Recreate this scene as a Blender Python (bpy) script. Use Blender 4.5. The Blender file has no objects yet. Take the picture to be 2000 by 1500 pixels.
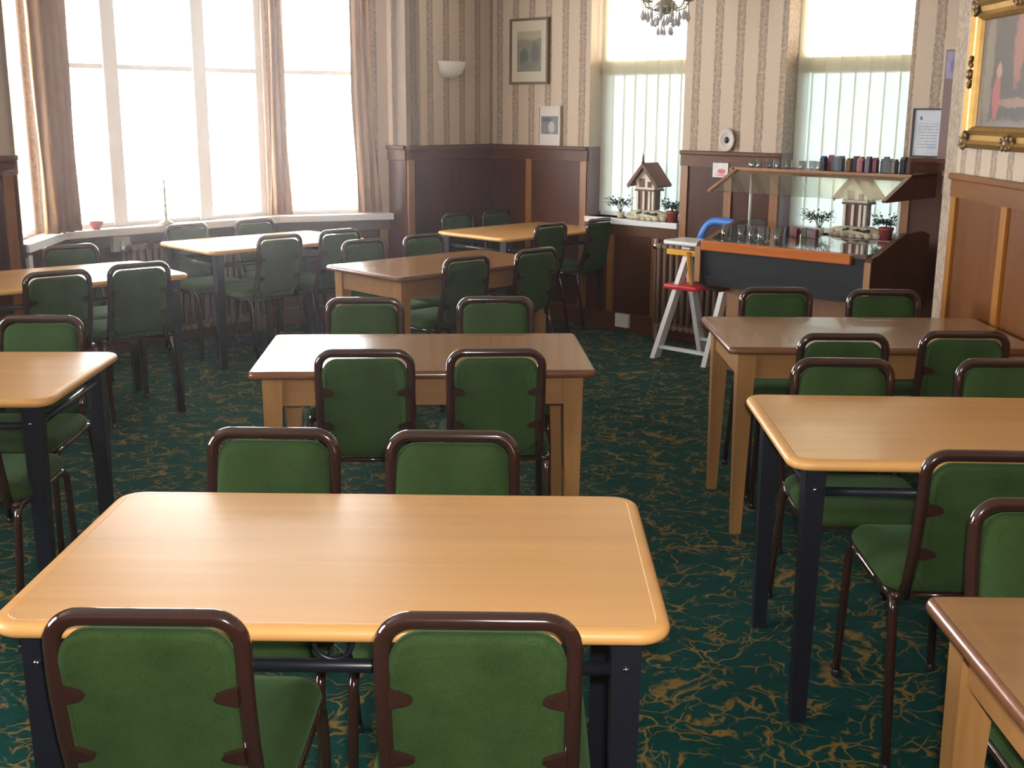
import bpy, bmesh, math, random
from mathutils import Vector, Matrix, noise as mnoise
random.seed(7)
D = bpy.data
COL = bpy.context.scene.collection
SC = bpy.context.scene
PI = math.pi

# ------------------------------------------------------------------ camera, sky, exposure
cam_d = D.cameras.new('camera'); cam = D.objects.new('camera', cam_d); COL.objects.link(cam)
cam_d.sensor_fit = 'HORIZONTAL'; cam_d.sensor_width = 36.0
cam_d.lens = 2265.8 / 2000 * 36.0
cam_d.clip_start = .05; cam_d.clip_end = 200
_p, _r = .232492, .0064765
_f = Vector((0, math.cos(_p), -math.sin(_p))); _u = Vector((0, math.sin(_p), math.cos(_p))); _x = Vector((1, 0, 0))
_x2 = _x * math.cos(_r) + _u * math.sin(_r); _u2 = _u * math.cos(_r) - _x * math.sin(_r)
M = Matrix((_x2, _u2, -_f)).transposed().to_4x4(); M.translation = Vector((0, 0, 1.5847))
cam.matrix_world = M
SC.camera = cam

SC.view_settings.view_transform = 'Standard'; SC.view_settings.look = 'None'
SC.view_settings.gamma = 1.0; SC.view_settings.use_curve_mapping = False
SC.view_settings.exposure = 1.22
SKY = 14.0
w = D.worlds.new('sky'); SC.world = w; w.use_nodes = True
wn = w.node_tree.nodes; wn['Background'].inputs[0].default_value = (1.0, .955, .95, 1); wn['Background'].inputs[1].default_value = SKY
SC.cycles.use_denoising = True
SC.cycles.max_bounces = 8; SC.cycles.diffuse_bounces = 5; SC.cycles.transparent_max_bounces = 12
SC.cycles.sample_clamp_indirect = 6.0
SC.cycles.caustics_reflective = False; SC.cycles.caustics_refractive = False

# the photographer's flash, just above the lens
fl = D.lights.new('camera_flash', 'SPOT'); fl.energy = 96; fl.shadow_soft_size = .025; fl.spot_size = math.radians(78); fl.spot_blend = .5; fl.color = (1, .95, .88)
flo = D.objects.new('camera_flash', fl); COL.objects.link(flo); flo.location = (.035, .03, 1.635)
flo.rotation_euler = Vector((0, math.cos(_p), -math.sin(_p))).to_track_quat('-Z', 'Y').to_euler()

def portal(name, loc, normal, sx, sz):
    l = D.lights.new(name, 'AREA'); l.shape = 'RECTANGLE'; l.size = sx; l.size_y = sz; l.cycles.is_portal = True
    o = D.objects.new(name, l); COL.objects.link(o); o.location = loc
    o.rotation_euler = Vector(normal).to_track_quat('-Z', 'Y').to_euler()
    return o

# ------------------------------------------------------------------ room frame (plan coordinates)
A43 = math.radians(43)
C0 = Vector((-.165, 9.36))
WD = Vector((math.cos(A43), -math.sin(A43))); WN = Vector((-math.sin(A43), -math.cos(A43)))
LD = Vector((-math.sin(A43), -math.cos(A43))); LN = Vector((math.cos(A43), -math.sin(A43)))
def WP(s, d=0.0): return C0 + WD * s + WN * d          # along the wall with the two blinds
def LP(s, d=0.0): return C0 + LD * s + LN * d          # along the bay wall
CEIL = 2.75; DADO = 1.32; SILL = .82

# ------------------------------------------------------------------ materials
def new_mat(name):
    m = D.materials.new(name); m.use_nodes = True
    return m, m.node_tree.nodes, m.node_tree.links, m.node_tree.nodes['Principled BSDF']
def setp(b, rough=.5, spec=.5, metal=0, coat=0, sheen=0, trans=0, ior=1.5):
    b.inputs['Roughness'].default_value = rough; b.inputs['Specular IOR Level'].default_value = spec
    b.inputs['Metallic'].default_value = metal; b.inputs['Coat Weight'].default_value = coat
    b.inputs['Sheen Weight'].default_value = sheen; b.inputs['Transmission Weight'].default_value = trans
    b.inputs['IOR'].default_value = ior
def mix(nt, fac, a, b, kind='MIX'):
    n = nt.nodes.new('ShaderNodeMix'); n.data_type = 'RGBA'; n.blend_type = kind
    for i, v in ((0, fac), (6, a), (7, b)):
        if hasattr(v, 'is_linked') or hasattr(v, 'links'): nt.links.new(v, n.inputs[i])
        elif isinstance(v, (int, float)): n.inputs[i].default_value = v
        else: n.inputs[i].default_value = (*v[:3], 1)
    return n.outputs[2]
def math_n(nt, op, a, b=None, c=None):
    n = nt.nodes.new('ShaderNodeMath'); n.operation = op
    for i, v in enumerate((a, b, c)):
        if v is None: continue
        if isinstance(v, (int, float)): n.inputs[i].default_value = v
        else: nt.links.new(v, n.inputs[i])
    return n.outputs[0]
def ramp(nt, src, stops):
    n = nt.nodes.new('ShaderNodeValToRGB'); nt.links.new(src, n.inputs[0])
    e = n.color_ramp.elements
    while len(e) < len(stops): e.new(.5)
    for k, (p, c) in enumerate(stops):
        e[k].position = p; e[k].color = (*c, 1) if len(c) == 3 else c
    return n.outputs[0]
def coords(nt, scale=(1, 1, 1), which='Object'):
    t = nt.nodes.new('ShaderNodeTexCoord'); mp = nt.nodes.new('ShaderNodeMapping')
    nt.links.new(t.outputs[which], mp.inputs[0]); mp.inputs['Scale'].default_value = scale
    return mp.outputs[0]
def noise(nt, vec, scale, detail=3, rough=.5, dist=0):
    n = nt.nodes.new('ShaderNodeTexNoise'); n.inputs['Scale'].default_value = scale
    n.inputs['Detail'].default_value = detail; n.inputs['Roughness'].default_value = rough
    n.inputs['Distortion'].default_value = dist
    if vec is not None: nt.links.new(vec, n.inputs['Vector'])
    return n.outputs['Fac']
def bump(nt, b, h, strength=.2, dist=.01):
    n = nt.nodes.new('ShaderNodeBump'); n.inputs['Strength'].default_value = strength; n.inputs['Distance'].default_value = dist
    nt.links.new(h, n.inputs['Height']); nt.links.new(n.outputs[0], b.inputs['Normal'])

def plain(name, col, rough=.5, var=.12, nscale=9, **k):
    m, nd, lk, b = new_mat(name); setp(b, rough, **k)
    nt = m.node_tree
    f = noise(nt, coords(nt), nscale)
    lk.new(mix(nt, f, [c * (1 - var) for c in col], [min(1, c * (1 + var)) for c in col]), b.inputs['Base Color'])
    return m
def wood(name, a, c, rough=.3, grain=(3, 60, 60), coat=0, spec=.5, bumpy=.04):
    m, nd, lk, b = new_mat(name); setp(b, rough, coat=coat, spec=spec)
    nt = m.node_tree
    v = coords(nt, grain)
    f = noise(nt, v, 1.0, 5, .6, .6)
    f2 = noise(nt, coords(nt, tuple(g * .22 for g in grain)), 1.0, 2, .5, .3)
    base = mix(nt, ramp(nt, f, [(.3, (0, 0, 0)), (.72, (1, 1, 1))]), a, c)
    base = mix(nt, ramp(nt, f2, [(.35, (.82, .82, .82)), (.65, (1.06, 1.06, 1.06))]), (0, 0, 0), base)
    n2 = mix(nt, 1.0, mix(nt, ramp(nt, f, [(.3, (0, 0, 0)), (.72, (1, 1, 1))]), a, c), ramp(nt, f2, [(.3, (.86, .86, .86)), (.7, (1.05, 1.05, 1.05))]), 'MULTIPLY')
    lk.new(n2, b.inputs['Base Color'])
    bump(nt, b, f, bumpy, .002)
    return m

MT = {}
MT['beech'] = wood('beech_laminate', (.64, .335, .115), (.70, .385, .142), .33, (1.3, 26, 26), coat=.1, bumpy=0)
MT['beech_edge'] = wood('beech_lipping', (.68, .35, .11), (.75, .40, .135), .42, (1.3, 26, 26), bumpy=0)
MT['oak'] = wood('oak_veneer', (.265, .130, .045), (.30, .149, .053), .24, (1.5, 30, 30), coat=.25, bumpy=0)
MT['oak_edge'] = wood('oak_edge_brown', (.13, .05, .022), (.19, .075, .033), .28, (2.2, 50, 50), coat=.2)
MT['oak_leg'] = wood('oak_leg', (.31, .15, .046), (.39, .20, .07), .38, (40, 40, 2.5))
MT['oak_apron'] = wood('oak_apron', (.29, .135, .043), (.36, .18, .062), .38, (2.2, 50, 50))
MT['black_metal'] = plain('blue_black_metal', (.010, .011, .018), .35, spec=.5)
MT['brown_metal'] = plain('brown_enamel_tube', (.034, .0135, .0105), .13, .06, coat=.8, spec=.6)
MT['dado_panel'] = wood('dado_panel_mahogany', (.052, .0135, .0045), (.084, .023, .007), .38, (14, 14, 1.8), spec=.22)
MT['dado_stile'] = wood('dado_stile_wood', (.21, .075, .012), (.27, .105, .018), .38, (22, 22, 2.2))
MT['dado_rail'] = wood('dado_rail_wood', (.085, .025, .007), (.12, .038, .010), .38, (2.2, 24, 24), spec=.25)
MT['light_panel'] = wood('lit_panel_wood', (.12, .037, .0045), (.165, .054, .0075), .36, (14, 14, 1.8), spec=.2)  # right-wall copies of the dado wood, stronger daylight put into their colour
MT['light_stile'] = wood('lit_stile_wood', (.27, .105, .012), (.34, .14, .019), .4, (22, 22, 2.2), spec=.2)
MT['light_rail'] = wood('lit_rail_wood', (.17, .06, .008), (.23, .086, .013), .38, (2.2, 24, 24), spec=.2)
MT['white_paint'] = plain('white_gloss_paint', (.74, .74, .75), .3, .03)
MT['white_plastic'] = plain('white_plastic', (.68, .66, .62), .4, .03)
MT['ceiling'] = plain('ceiling_paint', (.72, .68, .60), .8, .04)
MT['radiator'] = plain('radiator_brown_paint', (.20, .125, .085), .38, .08)
MT['chrome'] = plain('chrome', (.6, .6, .62), .15, .02, metal=1.0)
MT['gold'] = plain('gilt', (.42, .25, .075), .4, .3, 30, metal=.75)
MT['bronze'] = plain('dark_gilt', (.17, .095, .04), .45, .3, 40, metal=.5)
MT['brass'] = plain('brass', (.36, .32, .25), .35, .1, metal=.4)
MT['red'] = plain('red_plastic', (.62, .03, .035), .35, .05)
MT['yellow'] = plain('yellow_plastic', (.78, .38, .03), .35, .05)
MT['blue'] = plain('blue_plastic', (.03, .17, .55), .35, .05)
MT['counter_dark'] = plain('counter_dark_laminate', (.022, .023, .028), .4, .15)
MT['counter_grey'] = plain('counter_grey_strip', (.075, .078, .088), .4, .1)
MT['counter_brown'] = wood('counter_brown_wood', (.085, .03, .016), (.13, .05, .025), .33, (14, 14, 2.0))
MT['counter_edge'] = wood('counter_lipped_edge', (.30, .14, .065), (.38, .19, .09), .35, (20, 20, 2.0))
MT['counter_rail'] = wood('counter_orange_rail', (.48, .13, .03), (.58, .18, .05), .22, (2.2, 30, 30), coat=.5)
MT['counter_base'] = wood('counter_base_veneer', (.30, .145, .075), (.37, .19, .10), .4, (14, 14, 2.0))
MT['mirror_top'] = plain('counter_glossy_top', (.17, .135, .12), .09, .25, 14, coat=.6, spec=.7)
MT['stone'] = plain('painted_stone', (.68, .60, .44), .7, .25, 22)
MT['cottage_wall'] = plain('cottage_render', (.76, .69, .58), .7, .2, 40)
MT['cottage_roof'] = plain('cottage_roof_tiles', (.17, .055, .045), .6, .3, 40)
MT['cottage_timber'] = plain('cottage_timber', (.14, .055, .04), .6, .2, 30)
MT['leaf'] = plain('dark_green_leaf', (.022, .062, .035), .5, .35, 20)
MT['moss'] = plain('dark_moss', (.03, .05, .03), .8, .4, 30)
MT['terracotta'] = plain('red_pot', (.30, .055, .045), .5, .1)
MT['purple'] = wood('plum_painted_trim', (.17, .095, .085), (.21, .12, .11), .45, (10, 10, 2))
MT['black_frame'] = plain('black_frame', (.012, .013, .018), .3, .1)
MT['brown_frame'] = plain('brown_frame', (.13, .07, .035), .4, .15)
MT['mat_board'] = plain('cream_mount', (.50, .45, .35), .7, .05)
MT['pale_board'] = plain('pale_mount', (.56, .50, .46), .6, .05)
MT['paper'] = plain('white_paper', (.66, .66, .66), .7, .03)

def m_velvet():
    m, nd, lk, b = new_mat('green_velvet'); setp(b, .85, spec=.15, sheen=.12)
    nt = m.node_tree; v = coords(nt)
    b.inputs['Sheen Roughness'].default_value = .5; b.inputs['Sheen Tint'].default_value = (.5, .9, .45, 1)
    f = noise(nt, v, 8, 4, .6); f2 = noise(nt, v, 260, 2, .7)
    c = mix(nt, ramp(nt, f, [(.3, (0, 0, 0)), (.7, (1, 1, 1))]), (.022, .046, .012), (.035, .070, .019))
    c = mix(nt, 1.0, c, ramp(nt, f2, [(.25, (.72, .72, .72)), (.75, (1.2, 1.2, 1.2))]), 'MULTIPLY')
    lk.new(c, b.inputs['Base Color']); bump(nt, b, f2, .25, .002)
    return m
MT['velvet'] = m_velvet()

def m_carpet():
    m, nd, lk, b = new_mat('teal_carpet_with_gold_veins'); setp(b, .95, spec=.05, sheen=.02)
    nt = m.node_tree; v = coords(nt)
    # two fields of warped veins, broken up by a patch mask
    wv = nt.nodes.new('ShaderNodeTexNoise'); wv.inputs['Scale'].default_value = 5.5; wv.inputs['Detail'].default_value = 3
    lk.new(v, wv.inputs['Vector'])
    sub = nt.nodes.new('ShaderNodeVectorMath'); sub.operation = 'MULTIPLY_ADD'
    lk.new(wv.outputs['Color'], sub.inputs[0]); sub.inputs[1].default_value = (.30, .30, 0); lk.new(v, sub.inputs[2])
    def veins(scale, lo, hi, off):
        vo = nt.nodes.new('ShaderNodeTexVoronoi'); vo.feature = 'DISTANCE_TO_EDGE'; vo.inputs['Scale'].default_value = scale
        ad = nt.nodes.new('ShaderNodeVectorMath'); lk.new(sub.outputs[0], ad.inputs[0]); ad.inputs[1].default_value = off
        lk.new(ad.outputs[0], vo.inputs['Vector'])
        return ramp(nt, vo.outputs['Distance'], [(lo, (1, 1, 1)), (hi, (0, 0, 0))])
    v1 = veins(9.0, .012, .05, (0, 0, 0)); v2 = veins(17.0, .01, .06, (3.3, 1.7, 0))
    m1 = ramp(nt, noise(nt, v, 7, 3), [(.44, (0, 0, 0)), (.54, (1, 1, 1))])
    m2 = ramp(nt, noise(nt, v, 9.5, 3), [(.50, (0, 0, 0)), (.58, (1, 1, 1))])
    a = mix(nt, 1.0, v1, m1, 'MULTIPLY'); c2 = mix(nt, 1.0, v2, m2, 'MULTIPLY')
    fac = mix(nt, 1.0, a, c2, 'LIGHTEN')
    base = mix(nt, noise(nt, v, 5, 2), (.002, .035, .030), (.003, .057, .050))
    gold = mix(nt, noise(nt, v, 30, 2), (.175, .11, .027), (.25, .165, .046))
    col = mix(nt, fac, base, gold)
    pile = noise(nt, v, 300, 2, .7)
    col = mix(nt, 1.0, col, ramp(nt, pile, [(.2, (.7, .7, .7)), (.8, (1.25, 1.25, 1.25))]), 'MULTIPLY')
    lk.new(col, b.inputs['Base Color']); bump(nt, b, pile, .3, .003)
    return m
MT['carpet'] = m_carpet()

def m_wallpaper():
    m, nd, lk, b = new_mat('striped_wallpaper'); setp(b, .7, spec=.25)
    nt = m.node_tree; v = coords(nt)
    sx = nt.nodes.new('ShaderNodeSeparateXYZ'); lk.new(v, sx.inputs[0])
    wob = math_n(nt, 'MULTIPLY_ADD', math_n(nt, 'SUBTRACT', noise(nt, v, 26, 3), .5), .018, sx.outputs[0])
    ph = math_n(nt, 'FRACT', math_n(nt, 'DIVIDE', wob, .166))
    stripe = ramp(nt, ph, [(.0, (0, 0, 0)), (.26, (0, 0, 0)), (.30, (.95, .95, .95)), (.38, (.75, .75, .75)), (.46, (.6, .6, .6)), (.56, (.75, .75, .75)), (.62, (1, 1, 1)), (.66, (0, 0, 0))])
    flor = ramp(nt, noise(nt, v, 55, 3), [(.36, (.45, .45, .45)), (.6, (1, 1, 1))])
    fac = mix(nt, 1.0, stripe, flor, 'MULTIPLY')
    base = mix(nt, noise(nt, v, 40, 2), (.49, .385, .295), (.545, .44, .345))
    lk.new(mix(nt, fac, base, (.20, .145, .105)), b.inputs['Base Color'])
    return m
MT['wallpaper'] = m_wallpaper()

def m_glass(name, col=(1, 1, 1), rough=0.0, ior=1.45):
    m, nd, lk, b = new_mat(name); nt = m.node_tree
    nd.remove(b); out = nd['Material Output']
    t = nd.new('ShaderNodeBsdfTransparent'); t.inputs[0].default_value = (*col, 1)
    g = nd.new('ShaderNodeBsdfGlossy'); g.inputs['Roughness'].default_value = max(rough, .02); g.inputs[0].default_value = (1, 1, 1, 1)
    lw = nd.new('ShaderNodeLayerWeight'); lw.inputs[0].default_value = .5; f0 = ((ior - 1) / (ior + 1)) ** 2
    fr = nd.new('ShaderNodeMath'); fr.operation = 'MULTIPLY_ADD'; fr.inputs[1].default_value = 1 - f0; fr.inputs[2].default_value = f0
    lk.new(math_n(nt, 'POWER', lw.outputs['Facing'], 5.0), fr.inputs[0])
    mx = nd.new('ShaderNodeMixShader'); lk.new(fr.outputs[0], mx.inputs[0]); lk.new(t.outputs[0], mx.inputs[1]); lk.new(g.outputs[0], mx.inputs[2])
    lk.new(mx.outputs[0], out.inputs[0])
    return m
MT['pane'] = m_glass('window_glass', (.95, .97, .97))
MT['pane_blue'] = m_glass('blue_tinted_glass', (.35, .41, .45))
MT['pane_upper'] = m_glass('clear_upper_glass', (.97, .96, .92))
MT['guard_glass'] = m_glass('sneeze_guard_glass', (.80, .82, .78), 0, 1.25)
MT['tumbler'] = m_glass('clear_tumbler_glass', (.74, .75, .76), .03, 2.1)
MT['crystal'] = plain('cut_crystal', (.62, .61, .66), .12, .1, trans=.25, spec=.8)

def m_blind():
    m, nd, lk, b = new_mat('translucent_blind_fabric'); nt = m.node_tree
    out = nd['Material Output']; nd.remove(b)
    f = noise(nt, coords(nt, (90, 90, 3)), 1.0, 2)
    c = mix(nt, f, (.62, .58, .44), (.69, .66, .53))
    d = nd.new('ShaderNodeBsdfDiffuse'); tl = nd.new('ShaderNodeBsdfTranslucent'); tp = nd.new('ShaderNodeBsdfTransparent')
    lk.new(c, d.inputs[0]); lk.new(c, tl.inputs[0]); tp.inputs[0].default_value = (.80, .78, .68, 1)
    m1 = nd.new('ShaderNodeMixShader'); m1.inputs[0].default_value = .42; lk.new(d.outputs[0], m1.inputs[1]); lk.new(tl.outputs[0], m1.inputs[2])
    m2 = nd.new('ShaderNodeMixShader'); m2.inputs[0].default_value = .13; lk.new(m1.outputs[0], m2.inputs[1]); lk.new(tp.outputs[0], m2.inputs[2])
    lk.new(m2.outputs[0], out.inputs[0])
    return m
MT['blind'] = m_blind()
def m_curtain():
    m, nd, lk, b = new_mat('curtain_fabric'); nt = m.node_tree
    out = nd['Material Output']; nd.remove(b)
    f = noise(nt, coords(nt, (30, 30, 8)), 1.0, 3)
    c = mix(nt, f, (.36, .215, .12), (.45, .285, .17))
    d = nd.new('ShaderNodeBsdfDiffuse'); tl = nd.new('ShaderNodeBsdfTranslucent')
    lk.new(c, d.inputs[0]); lk.new(c, tl.inputs[0])
    m1 = nd.new('ShaderNodeMixShader'); m1.inputs[0].default_value = .12; lk.new(d.outputs[0], m1.inputs[1]); lk.new(tl.outputs[0], m1.inputs[2])
    lk.new(m1.outputs[0], out.inputs[0])
    return m
MT['curtain'] = m_curtain()

def m_picture(name, bg, blobs, nscale=8, rough=.5, bands=None):
    """flat print: soft elliptical patches (x, z, rx, rz, colour) in the object's own plane"""
    m, nd, lk, b = new_mat(name); setp(b, rough); nt = m.node_tree
    v = coords(nt); sx = nt.nodes.new('ShaderNodeSeparateXYZ'); lk.new(v, sx.inputs[0])
    nz = math_n(nt, 'SUBTRACT', noise(nt, v, nscale * 2.5, 4), .5)
    col = mix(nt, noise(nt, v, nscale, 4), [c * .7 for c in bg], [c * 1.3 for c in bg])
    for (px, pz, rx, rz, c) in blobs:
        dx = math_n(nt, 'POWER', math_n(nt, 'ABSOLUTE', math_n(nt, 'DIVIDE', math_n(nt, 'SUBTRACT', sx.outputs[0], px), rx)), 2.0)
        dz = math_n(nt, 'POWER', math_n(nt, 'ABSOLUTE', math_n(nt, 'DIVIDE', math_n(nt, 'SUBTRACT', sx.outputs[2], pz), rz)), 2.0)
        s = math_n(nt, 'ADD', math_n(nt, 'ADD', dx, dz), math_n(nt, 'MULTIPLY', nz, 1.6))
        fac = ramp(nt, s, [(.55, (1, 1, 1)), (1.0, (0, 0, 0))])
        col = mix(nt, fac, col, c)
    if bands:
        per, thick, z0, z1, x0, x1, c = bands
        fr = math_n(nt, 'FRACT', math_n(nt, 'DIVIDE', sx.outputs[2], per))
        ln = math_n(nt, 'LESS_THAN', fr, thick)
        wd = math_n(nt, 'GREATER_THAN', noise(nt, coords(nt, (160, 1, 0.5 / per)), 1.0, 1), .42)
        for src, op, val in ((sx.outputs[2], 'GREATER_THAN', z0), (sx.outputs[2], 'LESS_THAN', z1), (sx.outputs[0], 'GREATER_THAN', x0), (sx.outputs[0], 'LESS_THAN', x1)):
            ln = math_n(nt, 'MULTIPLY', ln, math_n(nt, op, src, val))
        col = mix(nt, math_n(nt, 'MULTIPLY', ln, wd), col, c)
    lk.new(col, b.inputs['Base Color'])
    return m

# ------------------------------------------------------------------ mesh helpers
class MB:
    """collects vertices and faces for ONE mesh object"""
    def __init__(s): s.v = []; s.f = []; s.smooth = []
    def add(s, vs, fs, smooth=False):
        b = len(s.v); s.v += [tuple(v) for v in vs]
        for f in fs: s.f.append([b + i for i in f]); s.smooth.append(smooth)
        return s
    def box(s, x0, x1, y0, y1, z0, z1, bev=0.0):
        if bev <= 0:
            vs = [(x, y, z) for z in (z0, z1) for y in (y0, y1) for x in (x0, x1)]
            return s.add(vs, [(0, 2, 3, 1), (4, 5, 7, 6), (0, 1, 5, 4), (2, 6, 7, 3), (0, 4, 6, 2), (1, 3, 7, 5)])
        bm = bmesh.new(); bmesh.ops.create_cube(bm, size=1)
        for v in bm.verts: v.co = Vector(((x0 + x1) / 2 + v.co.x * (x1 - x0), (y0 + y1) / 2 + v.co.y * (y1 - y0), (z0 + z1) / 2 + v.co.z * (z1 - z0)))
        bmesh.ops.bevel(bm, geom=bm.edges[:], offset=bev, segments=2, profile=.6, affect='EDGES')
        return s.take(bm)
    def take(s, bm, smooth=False):
        bm.verts.index_update()
        s.add([v.co.copy() for v in bm.verts], [[v.index for v in f.verts] for f in bm.faces], smooth); bm.free(); return s
    def tube(s, path, r, n=10, flat=1.0, cap=True, closed=False):
        P = [Vector(p) for p in path]; N = len(P); rs = r if isinstance(r, (list, tuple)) else [r] * N
        T = []
        for i in range(N):
            a = P[(i - 1) % N] if closed or i > 0 else P[i]; b = P[(i + 1) % N] if closed or i < N - 1 else P[i]
            T.append((b - a).normalized())
        ref = Vector((0, 0, 1)) if abs(T[0].z) < .9 else Vector((1, 0, 0))
        u = (ref - T[0] * ref.dot(T[0])).normalized(); vs = []
        for i in range(N):
            u = (u - T[i] * u.dot(T[i])).normalized(); w_ = T[i].cross(u)
            for k in range(n):
                a = 2 * PI * k / n
                vs.append(P[i] + u * math.cos(a) * rs[i] + w_ * math.sin(a) * rs[i] * flat)
        fs = []
        for i in range(N if closed else N - 1):
            j = (i + 1) % N
            for k in range(n):
                fs.append((i * n + k, i * n + (k + 1) % n, j * n + (k + 1) % n, j * n + k))
        s.add(vs, fs, True)
        if cap and not closed:
            b = len(s.v) - N * n
            s.f.append([b + k for k in reversed(range(n))]); s.smooth.append(False)
            s.f.append([b + (N - 1) * n + k for k in range(n)]); s.smooth.append(False)
        return s
    def slab(s, L, W, r, prof, nc=6, smooth=True, mtx=None):
        """rounded rectangle rings; prof = [(inset, z), ...]; ends closed"""
        rings = []; vs = []
        for ins, z in prof:
            rr = max(r - ins, .002); hx = L / 2 - ins - rr; hy = W / 2 - ins - rr
            ring = []
            for cx, cy, a0 in ((hx, hy, 0), (-hx, hy, PI / 2), (-hx, -hy, PI), (hx, -hy, 1.5 * PI)):
                for k in range(nc + 1):
                    a = a0 + PI / 2 * k / nc
                    ring.append(Vector((cx + rr * math.cos(a), cy + rr * math.sin(a), z)))
            vs += ring; n = len(ring)
        fs = []
        for i in range(len(prof) - 1):
            for k in range(n): fs.append((i * n + k, i * n + (k + 1) % n, (i + 1) * n + (k + 1) % n, (i + 1) * n + k))
        if mtx is not None: vs = [mtx @ v for v in vs]
        s.add(vs, fs, smooth); b = len(s.v) - len(vs)
        s.f.append([b + k for k in reversed(range(n))]); s.smooth.append(False)
        s.f.append([b + (len(prof) - 1) * n + k for k in range(n)]); s.smooth.append(False)
        return s
    def ring_band(s, L, W, r, prof, nc=6):
        """closed band (torus of a profile) around a rounded rectangle"""
        n0 = len(s.v); vs = []
        for ins, z in prof:
            rr = max(r - ins, .002); hx = L / 2 - ins - rr; hy = W / 2 - ins - rr
            for cx, cy, a0 in ((hx, hy, 0), (-hx, hy, PI / 2), (-hx, -hy, PI), (hx, -hy, 1.5 * PI)):
                for k in range(nc + 1):
                    a = a0 + PI / 2 * k / nc
                    vs.append((cx + rr * math.cos(a), cy + rr * math.sin(a), z))
        n = 4 * (nc + 1); m = len(prof); fs = []
        for i in range(m):
            j = (i + 1) % m
            for k in range(n): fs.append((i * n + k, i * n + (k + 1) % n, j * n + (k + 1) % n, j * n + k))
        return s.add(vs, fs, True)
    def lathe(s, prof, n=16, c=(0, 0, 0), smooth=True):
        vs = []; fs = []
        for r, z in prof:
            for k in range(n):
                a = 2 * PI * k / n; vs.append((c[0] + r * math.cos(a), c[1] + r * math.sin(a), c[2] + z))
        for i in range(len(prof) - 1):
            for k in range(n): fs.append((i * n + k, i * n + (k + 1) % n, (i + 1) * n + (k + 1) % n, (i + 1) * n + k))
        s.add(vs, fs, smooth); b = len(s.v) - len(vs)
        s.f.append([b + k for k in reversed(range(n))]); s.smooth.append(False)
        s.f.append([b + (len(prof) - 1) * n + k for k in range(n)]); s.smooth.append(False)
        return s
    def prism(s, pts, y0, y1, axis='y'):
        """polygon in (x,z) pushed from y0 to y1 (axis y), or in (y,z) from x0 to x1 (axis x), or (x,y) along z"""
        f = {'y': lambda p, t: (p[0], t, p[1]), 'x': lambda p, t: (t, p[0], p[1]), 'z': lambda p, t: (p[0], p[1], t)}[axis]
        n = len(pts); vs = [f(p, y0) for p in pts] + [f(p, y1) for p in pts]
        fs = [list(range(n)), [2 * n - 1 - i for i in range(n)]] + [(i, n + i, n + (i + 1) % n, (i + 1) % n) for i in range(n)]
        return s.add(vs, fs)
    def taper(s, x0, y0, a0, b0, z0, x1, y1, a1, b1, z1):
        vs = [(x0 + sx * a0, y0 + sy * b0, z0) for sx, sy in ((-1, -1), (1, -1), (1, 1), (-1, 1))] + [(x1 + sx * a1, y1 + sy * b1, z1) for sx, sy in ((-1, -1), (1, -1), (1, 1), (-1, 1))]
        return s.add(vs, [(3, 2, 1, 0), (4, 5, 6, 7)] + [(i, (i + 1) % 4, 4 + (i + 1) % 4, 4 + i) for i in range(4)])
    def xform(s, m, start=0):
        for i in range(start, len(s.v)): s.v[i] = tuple(m @ Vector(s.v[i]))
        return s
    def build(s, name, mat, parent=None, fix=True):
        me = D.meshes.new(name); me.from_pydata(s.v, [], s.f)
        me.polygons.foreach_set('use_smooth', s.smooth)
        if fix:
            bm = bmesh.new(); bm.from_mesh(me); bmesh.ops.recalc_face_normals(bm, faces=bm.faces[:]); bm.to_mesh(me); bm.free()
        me.materials.append(MT[mat] if isinstance(mat, str) else mat); me.update()
        o = D.objects.new(name, me); COL.objects.link(o)
        if parent is not None: o.parent = parent
        return o
def fillet(pts, r, n=6):
    P = [Vector(p) for p in pts]; out = [P[0]]
    for i in range(1, len(P) - 1):
        a = (P[i - 1] - P[i]); b = (P[i + 1] - P[i]); ang = a.angle(b)
        rr = r[i - 1] if isinstance(r, (list, tuple)) else r
        t = min(rr / math.tan(ang / 2), a.length * .49, b.length * .49)
        a.normalize(); b.normalize(); p0 = P[i] + a * t; p1 = P[i] + b * t
        rad = t * math.tan(ang / 2); cen = P[i] + (a + b).normalized() * math.hypot(t, rad)
        v0 = p0 - cen; v1 = p1 - cen; tot = v0.angle(v1); ax = v0.cross(v1).normalized()
        for k in range(n + 1): out.append(cen + Matrix.Rotation(tot * k / n, 3, ax) @ v0)
    out.append(P[-1]); return out
def empty(name, loc, rz=0.0):
    o = D.objects.new(name, None); COL.objects.link(o); o.location = loc; o.rotation_euler = (0, 0, rz); o.empty_display_size = .1; return o
def tag(o, label=None, cat=None, group=None, kind=None):
    if label: o['label'] = label
    if cat: o['category'] = cat
    if group: o['group'] = group
    if kind: o['kind'] = kind
    return o
def copy_tree(o, parent=None):
    c = o.copy(); COL.objects.link(c)
    if parent is not None: c.parent = parent; c.matrix_parent_inverse = o.matrix_parent_inverse.copy()
    for ch in [k for k in ALLCH.get(o.name, [])]: copy_tree(ch, c)
    return c
ALLCH = {}
def index_children():
    ALLCH.clear()
    for o in D.objects:
        if o.parent: ALLCH.setdefault(o.parent.name, []).append(o)
def place(o, p2, z=0.0, rz=0.0): o.location = (p2[0], p2[1], z); o.rotation_euler = (0, 0, rz); return o

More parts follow.
